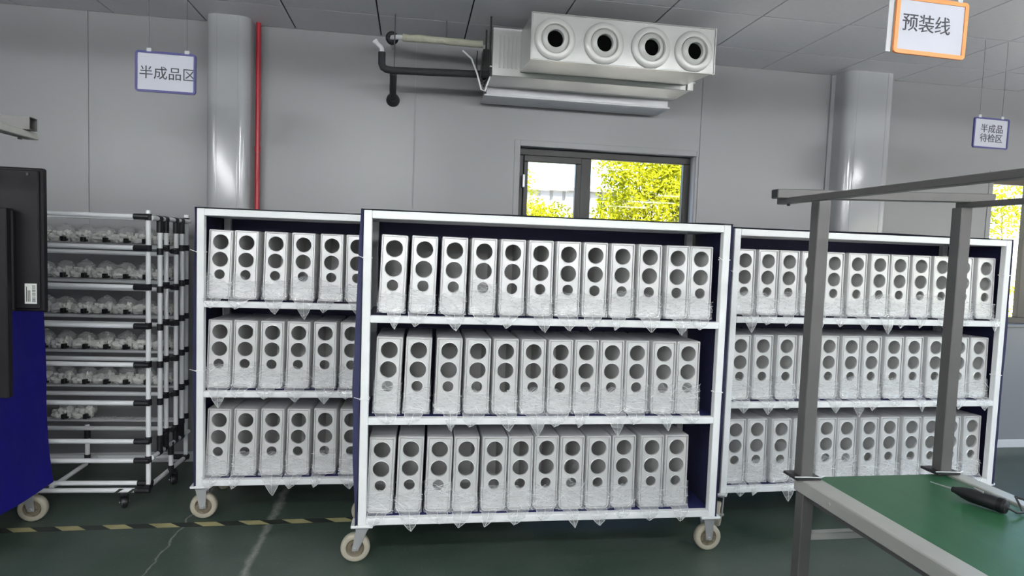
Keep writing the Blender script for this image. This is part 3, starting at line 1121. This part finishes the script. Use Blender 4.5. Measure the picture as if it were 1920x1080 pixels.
def sign(name, label, c, w_, h_, rot, mat, fr_, body, tw, tx=0., tz=0., wires=None, top=None, back_off=0.):
    t = thing(name, label, 'sign', c)
    t.rotation_euler = rot
    pn = boxp('panel', m_signw, t, -w_ / 2 + fr_ * .6, w_ / 2 - fr_ * .6, -.0015, .0015, -h_ / 2 + fr_ * .6, h_ / 2 - fr_ * .6, bevel=0)
    pn.location.y = back_off
    # rounded frame ring
    o_ = rrect(w_, -h_ / 2, h_ / 2, .016, .016, 0, 4)
    i_ = rrect(w_, -h_ / 2, h_ / 2, .016, .016, fr_, 4)
    m = len(o_)
    vs = [(x, -.005, z) for x, z in o_] + [(x, -.005, z) for x, z in i_] + [(x, .005, z) for x, z in o_] + [(x, .005, z) for x, z in i_]
    fs = []
    for k in range(m):
        j = (k + 1) % m
        fs += [(k, j, m + j, m + k), (2 * m + k, 3 * m + k, 3 * m + j, 2 * m + j), (k, 2 * m + k, 2 * m + j, j), (m + k, m + j, 3 * m + j, 3 * m + k)]
    MB().add(vs, fs).build('frame', mat, t, 0, 40)
    me, mw_, mh_ = text_mesh(body, m_ink)
    s = tw / mw_
    o = obj('lettering', me, pn, (tx, -.0022, tz), (R(90), 0, 0))
    o.scale = (s, s, .3)
    for x in wires:
        boxp('clip', m_clear, t, x - .012, x + .012, -.006, .006, h_ / 2 - .004, h_ / 2 + .016, bevel=.002)
        # wire straight up to the ceiling
        p0 = Vector((x, 0, h_ / 2 + .012))
        mt = Matrix.Translation(c) @ t.rotation_euler.to_matrix().to_4x4()
        wp = mt @ p0
        p1 = mt.inverted() @ Vector((wp.x, wp.y, CZ + .003))
        MB().tube([p0, p1], .0014, 5).build('wire', m_wire, t)
    return t


sign('hanging_sign', 'blue framed hanging sign with four large characters over the pipe rack', (-1.312, 3.65, 2.504), .302, .212, (0, R(.4), R(-1)), m_signb, .0115,
     '半成品区', .278, .010, -.004, (-.083, .105))
sign('hanging_sign', 'small blue framed hanging sign with two lines of characters by the right column', (3.896, 3.82, 2.543), .282, .207, (0, R(.5), R(1)), m_signb, .011,
     '半成品\n待检区', .178, .004, .0, (-.10, .08))
sign('hanging_sign', 'orange framed hanging sign at the top right', (2.03, 2.3, 2.583), .325, .225, (0, R(1), R(0)), m_signo, .016,
     '预装线', .215, -.022, .012, (-.12, .12))
sg = [o for o in COL.objects if o.name.startswith('hanging_sign')][-1]
boxp('acrylic_edge', m_clear, sg, -.188, -.166, .006, .010, -.108, .108, bevel=.001)

# ------------------------------------------------------------------ lean-pipe rack with bagged parts
rack = thing('pipe_rack', 'white tube rack with black joints beside the left cart', 'rack', (-1.545, 4.03, 0), R(-3))
PR, RW, RD = .0142, 1.15, .55
LV = [1.75, 1.566, 1.335, 1.104, .873, .642, .41]


def pipe(a, b):
    MB().cyl(a, b, PR, n=12).build('tube', m_white, rack, 0, 40)


def joint(a, b, r=.0185):
    MB().cyl(a, b, r, n=10).build('joint', m_blk, rack, .0015)


for v in (0, RD):
    for u in (0, -RW):
        pipe((u, v, .125), (u, v, 1.79))
for li, z in enumerate(LV):
    for v, dz in (((-.030, 0), (.39, -.045), (.44, 0)) if li else ((-.030, 0), (.40, 0))):
        pipe((-RW - .03, v, z + dz), (-.02 if v < 0 else .0, v, z + dz))
    joint((-.066, -.030, z), (.020, -.030, z))
    joint((0, 0, z - .019), (0, 0, z + .019), .0195)
    joint((0, RD, z - .019), (0, RD, z + .019), .0195)
pipe((-RW, -.030, .292), (-.03, -.030, .292))
joint((-.066, -.030, .292), (.018, -.030, .292))
joint((0, 0, .273), (0, 0, .311), .0195)
SV = (.10, .185, .33, .42)
pipe((.018, 0, 1.745), (.018, RD, 1.745))
pipe((.018, 0, .30), (.018, RD, .30))
for k, v in enumerate(SV):
    pipe((.024, v, .31), (.024, v, 1.74))
    joint((.022, v, 1.66), (.022, v, 1.755))
    joint((.018, v - .022, 1.745), (.018, v + .022, 1.745), .019)
    joint((.022, v, .295), (.022, v, .40))
    joint((.018, v - .022, .30), (.018, v + .022, .30), .019)
    for z in LV[1:]:
        zz = z - (.02 if k % 2 == 0 else .0)
        joint((.024, v, zz - .02), (.024, v, zz + .02), .0195)
        if k in (1, 2):
            joint((.02, v - .055, zz), (.02, v + .02, zz), .0165)
# bottom frame
for v, z in ((-.022, .108), (.012, .14)):
    pipe((-RW, v, z), (-.02, v, z))
    joint((-.066, v, z), (.018, v, z))
pipe((.0, 0, .12), (.0, RD, .12))
pipe((-.55, 0, .12), (-.58, RD, .12))
pipe((-RW, RD, .12), (.0, RD, .12))
joint((-.09, RD, .12), (.02, RD, .12))
joint((0, .02, .12), (0, -.03, .12), .0205)
joint((0, RD - .04, .12), (0, RD + .02, .12), .0205)
pipe((.018, .27, .12), (.018, .27, .29))
joint((.018, .27, .105), (.018, .27, .16))
joint((.018, .27, .23), (.018, .27, .31))
pipe((-.57, .42, .12), (-.57, .42, .38))
joint((-.57, .42, .11), (-.57, .42, .18))
joint((-.57, .42, .29), (-.57, .42, .36))
for u, v in ((-.13, -.02), (.0, .35), (-RW + .1, 0), (-RW + .1, RD)):
    f = MB()
    f.box(-.022, -.018, -.02, .02, .03, .092)
    f.box(.018, .022, -.02, .02, .03, .092)
    f.box(-.024, .024, -.026, .026, .088, .096)
    f = f.build('caster', m_blk, rack, .002)
    f.location = (u, v, 0)
    f.rotation_euler = (0, 0, R(35))
    MB().lathe([(.018, -.012), (.033, -.013), (.037, 0), (.033, .013), (.018, .012)], (0, 0, .037), (1, 0, 0), 20, True).build('tyre', m_blk, f, 0, 40)
    MB().cyl((-.014, 0, .037), (.014, 0, .037), .019, n=14).build('hub', m_zinc, f, .002)
    MB().cyl((-.026, 0, .037), (.026, 0, .037), .006, n=8).build('axle', m_zinc, f)
for k in range(2):
    MB().add([(-.185 + k * .075, -.0375, .095), (-.165 + k * .075, -.0375, .095), (-.125 + k * .075, -.0375, .122), (-.150 + k * .075, -.0375, .122),
              (-.185 + k * .075, -.0362, .095), (-.165 + k * .075, -.0362, .095), (-.125 + k * .075, -.0362, .122), (-.150 + k * .075, -.0362, .122)],
             [(0, 1, 2, 3), (7, 6, 5, 4), (0, 4, 5, 1), (1, 5, 6, 2), (2, 6, 7, 3), (3, 7, 4, 0)]).build('tape_mark', m_tblk, rack)
# plain white liners the parts sit on
for z in LV[1:]:
    MB().box(-RW, 0.0, .375, .455, z + PR, z + PR + .003).build('shelf_strip', m_bag, rack)


def lump(mb, c, s, seed, amp=.35, n=2):
    bm = bmesh.new()
    bmesh.ops.create_icosphere(bm, subdivisions=n, radius=1)
    vs, idx = [], {}
    for v in bm.verts:
        k = 1 + amp * noise.noise(v.co * 2.1 + Vector((seed * 3.7, seed, 0)))
        idx[v.index] = len(vs)
        vs.append((c[0] + v.co.x * k * s[0], c[1] + v.co.y * k * s[1], c[2] + max(-.95, v.co.z * k) * s[2]))
    fs = [tuple(idx[v.index] for v in f.verts) for f in bm.faces]
    bm.free()
    mb.add(vs, fs)


item_meshes = []
for s in range(4):
    a = MB()
    lump(a, (-.012, 0, .024), (.036, .032, .022), s + 1, .6, 3)
    lump(a, (-.03, -.012, .016), (.018, .018, .016), s + 5, .6)
    lump(a, (.004, -.02, .034), (.016, .014, .014), s + 7, .7)
    lump(a, (.028, .012, .026), (.022, .022, .026), s + 11, .6, 3)
    a.cyl((-.045, -.01, .03), (.03, -.022, .036), .008, n=8)
    wm = a.mesh('white_body', m_part, 0, 60)
    b_ = MB().box(.014, .034, -.036, -.012, .002, .024).box(.034, .046, -.03, -.016, .004, .014).mesh('black_block', m_blk, .002)
    c_ = MB()
    lump(c_, (.012, .022, .040), (.050, .036, .040), s + 21, .45)
    bgm = c_.mesh('clear_bag', m_bag, 0, 80)
    item_meshes.append((wm, b_, bgm))
rmw = Matrix.Translation(rack.location) @ Matrix.Rotation(rack.rotation_euler.z, 4, 'Z')
lev_names = ['topmost', 'second', 'third', 'fourth', 'fifth', 'sixth']
for li, z in enumerate(LV[1:]):
    us = [-.09 - .125 * k for k in range(7)]
    if li == 5:
        us = us[4:6]
    for k, u in enumerate(us):
        t = thing('bagged_component', 'bagged white part, %s from the right on the %s level of the tube rack' % (ORD[k], lev_names[li]),
                  'component', rmw @ Vector((u, .41, z + PR + .0035)), R(-3 + rnd.uniform(-8, 8)), 'bagged parts on the tube rack')
        t.scale = (1.22, 1.22, 1.4)
        a, b_, c_ = item_meshes[(k + li) % 4]
        obj('white_body', a, t)
        obj('black_block', b_, t)
        obj('clear_bag', c_, t)

# ------------------------------------------------------------------ blue covered cart and television at the left
bc = thing('covered_cart', 'cart under a bright blue canvas cover at the left edge', 'cart', (-2.045, 3.32, 0))
sd = 3.3


def side_f(a, b):
    fl_ = (1 - b) ** 4
    return (.0 + .012 * nz(a * 3, b * 6, sd) + .035 * fl_ * (a ** 2), a * .585 + .02 * fl_ * a, .205 + b * 1.62 - .02 * fl_ * math.sin(a * 3))


cloth_grid(side_f, 14, 26).build('side_cover', m_blue, bc, 0, 60)
cloth_grid(lambda a, b: (-1.92 * a + side_f(0, b)[0] * (1 - a), .0 + .01 * nz(a * 9, b * 5, sd + 3), side_f(0, b)[2]), 20, 20).build('front_cover', m_blue, bc, 0, 60)
cloth_grid(lambda a, b: (-1.92 * a + side_f(1, b)[0] * (1 - a), side_f(1, b)[1] + .01 * nz(a * 9, b * 5, sd + 6) * a, side_f(1, b)[2]), 20, 20).build('back_cover', m_blue, bc, 0, 60)
cloth_grid(lambda a, b: (-1.92 + 1.92 * a, .585 * b, 1.825 + .004 * nz(a * 9, b * 3, 1)), 10, 6).build('top_cover', m_blue, bc, 0, 60)
MB().box(-1.90, -.03, .02, .56, .2056, .25).build('base_frame', m_white, bc, .004)
for k, (x, y) in enumerate(((-.065, .545), (-.065, .06), (-1.85, .545), (-1.85, .06))):
    make_caster(bc, x, y, (.1, .5, 0, .3)[k], .02)

tv = thing('television', 'black back of a large television at the left edge', 'television', (-2.30, 3.2, 0))
TX, TZ0, TZ1 = .62, 1.272, 1.931
boxp('panel', m_tv, tv, -.62, TX, .012, .05, TZ0, TZ1, bevel=.006)
boxp('back_shell', m_tv, tv, -.60, TX - .012, .0, .014, TZ0 + .012, TZ1 - .012, bevel=.005)
boxp('housing', m_tv, tv, -.515, .515, -.035, .002, TZ0 - .0, 1.742, bevel=.012)
for k in range(5):
    boxp('vent_slot', m_blk, tv, .40, .478, -.0375, -.034, 1.33 + k * .017, 1.338 + k * .017, bevel=0)
MB().cyl((TX - .055, -.004, TZ1 - .03), (TX - .055, .004, TZ1 - .03), .006, n=10).build('screw', m_blk, tv)
lb = boxp('sticker', m_label, tv, .547, .597, -.0012, .0, 1.309, 1.402, bevel=0)
rr_ = random.Random(5)
zz = 1.317
while zz < 1.394:
    h = rr_.choice((.0012, .0022, .003))
    MB().box(.578, .592, -.0020, -.0011, zz, zz + h).build('barcode_bar', m_ink, lb)
    zz += h + rr_.choice((.0012, .002, .0028))
for xx_ in (.553, .560, .567):
    MB().box(xx_, xx_ + .003, -.0020, -.0011, 1.318, 1.318 + rr_.uniform(.05, .07)).build('print_line', m_ink, lb)
br = MB()
br.box(.47, .516, -.075, -.037, .885, 1.742)
br.box(-.516, -.47, -.075, -.037, .885, 1.742)
br.box(-.47, .47, -.075, -.037, .885, .925)
br.build('bracket_frame', m_tv, tv, .004)
MB().box(-.08, .08, -.06, .0, .03, 1.45).build('stand_post', m_tv, tv, .006)
MB().box(-.22, .12, -.25, .085, 0, .03).build('stand_base', m_tv, tv, .006)

# ------------------------------------------------------------------ conveyor line at the right
ln = thing('assembly_line', 'green belt assembly line with grey overhead frame at the right', 'conveyor', (0, 0, 0))
Y0, Y1 = -1.6, 2.325
for xa, xb in ((1.575, 1.665), (2.275, 2.345)):
    r_ = boxp('side_rail', m_rail, ln, xa, xb, Y0, Y1, .693, .75, bevel=.004)
    if xa < 2:
        for yy in (2.10, 1.55, 1.0):
            MB().cyl((xa - .003, yy, .722), (xa, yy, .722), .006, n=8).build('bolt', m_zinc, r_)
boxp('under_rail', m_grey, ln, 1.60, 1.64, Y0, Y1 - .03, .665, .692, bevel=.002)
boxp('belt', m_belt, ln, 1.667, 2.273, Y0, Y1 + .005, .722, .742, bevel=.008)
boxp('belt_end_plate', m_grey, ln, 1.665, 2.275, Y1 - .02, Y1 - .002, .66, .722, bevel=.002)
for yy in (2.295, 1.50, .70, -.1, -.9):
    for xa in (1.580, 2.287):
        boxp('leg', m_grey, ln, xa, xa + .05, yy - .03, yy + .02, 0, .692, bevel=.003)
    boxp('cross_rail', m_rail if yy > 2 else m_grey, ln, 1.63, 2.287, yy - .02, yy + .015, .495, .525, bevel=.003)
for xa, yy in ((1.574, 2.30), (2.235, 2.32)):
    p_ = boxp('upright', m_grey, ln, xa, xa + .052, yy - .025, yy + .027, .752, 1.876, bevel=.003)
    boxp('foot_plate', m_blk, ln, xa - .03, xa + .082, yy - .04, yy + .055, .7505, .762, bevel=.003)
    MB().tube([(xa - .035, yy - .035, .766), (xa + .02, yy - .045, .768), (xa + .07, yy - .048, .766), (xa + .10, yy - .03, .765)], .0022, 6).build('cable', m_pvc, p_)
crs = MB()
crs.box(-.495, .495, -.024, .024, -.0185, .0185)
cb = crs.build('crossbar', m_grey, ln, .003)
cb.location = (1.913, 2.333, 1.9085)
cb.rotation_euler = (0, R(-1.55), 0)
MB().box(-.4965, -.4935, -.021, .021, -.0155, .0155).build('end_cap', m_blk, cb)
for xa, z in ((1.46, 1.8695), (2.288, 1.891)):
    bm_ = boxp('beam', m_grey, ln, xa, xa + .036, Y0, 2.385, z - .0115, z + .0115, bevel=.002)
    MB().cyl((xa + .018, 2.33, z - .02), (xa + .018, 2.33, z - .010), .006, n=8).build('bolt', m_blk, bm_)

# electric screwdriver on the belt
sd_ = thing('electric_screwdriver', 'black electric screwdriver lying on the green belt', 'screwdriver', (2.095, 2.03, .742))
a_, b_ = Vector((2.083, 2.087, .774)), Vector((2.150, 1.918, .7695))
ax = (b_ - a_).normalized()
org = Vector((2.095, 2.03, .742))
L_ = (b_ - a_).length
MB().lathe([(.004, 0), (.011, .004), (.014, .018), (.022, .042), (.026, .066), (.0268, L_ * .8), (.025, L_), (.014, L_ + .004), (.0, L_ + .004)], a_ - org, ax, 22).build('grip', m_blk, sd_, 0, 40)
MB().tube([a_ - org - ax * .075, a_ - org - ax * .04, a_ - org], [.0018, .0022, .0045], 8).build('bit', m_zinc, sd_, 0, 40)
MB().lathe([(.0, 0), (.0272, 0), (.0272, .016), (.0, .016)], a_ - org + ax * (L_ * .86), ax, 22).build('collar', m_tv, sd_, 0, 30)
tp = (a_ + b_) / 2 - org
MB().box(-.003, .003, -.02, .02, .024, .031).build('switch_lever', m_zinc, sd_, .001).location = tp
e = b_ - org
MB().tube([e, e + Vector((.02, -.02, -.012)), e + Vector((.06, -.01, -.018)), e + Vector((.10, .04, -.012)), e + Vector((.135, .09, -.002)), e + Vector((.16, .06, -.008)), e + Vector((.175, -.1, -.012)), e + Vector((.17, -.5, -.014))], .0042, 8).build('cord', m_cord, sd_, 0, 60)

# ------------------------------------------------------------------ overhead frame of a second line, left edge
of = thing('overhead_frame', 'grey square tube and flat lamp bar at the left edge', 'frame', (0, 0, 0))
mb = MB()
x0, x1, y0, y1, z0, z1, q = -2.6, -1.455, 2.70, 2.75, 2.030, 2.078, .003
for a in ((x0, x1, y0, y1, z1 - q, z1), (x0, x1, y0, y1, z0, z0 + q), (x0, x1, y0, y0 + q, z0 + q, z1 - q), (x0, x1, y1 - q, y1, z0 + q, z1 - q)):
    mb.box(*a)
mb.build('crossbar', m_grey, of)
boxp('lamp_bar', m_rail, of, -1.525, -1.475, -1.0, 2.80, 2.003, 2.0295, bevel=.003)
MB().cyl((-1.50, 2.72, 1.993), (-1.50, 2.72, 2.004), .008, n=8).build('bolt', m_blk, of)
boxp('upright', m_grey, of, -2.45, -2.40, 2.70, 2.75, 0, 2.03)
boxp('foot_plate', m_grey, of, -2.50, -2.35, 2.65, 2.80, 0, .01)

# ------------------------------------------------------------------ hazard tape on the floor
tp_ = thing('hazard_tape', 'worn yellow and black hazard tape on the green floor', 'tape', (0, 0, 0))
MB().box(-3.2, .3, 3.715, 3.775, .0003, .0012).build('black_strip', m_tblk, tp_)
me = MB().add([(0, 3.716, .0013), (.12, 3.716, .0013), (.05, 3.774, .0013), (-.07, 3.774, .0013)], [(0, 1, 2, 3)]).mesh('yellow_stripe', m_yel)
for k in range(14):
    obj('yellow_stripe', me, tp_, (-3.08 + k * .243, 0, 0))
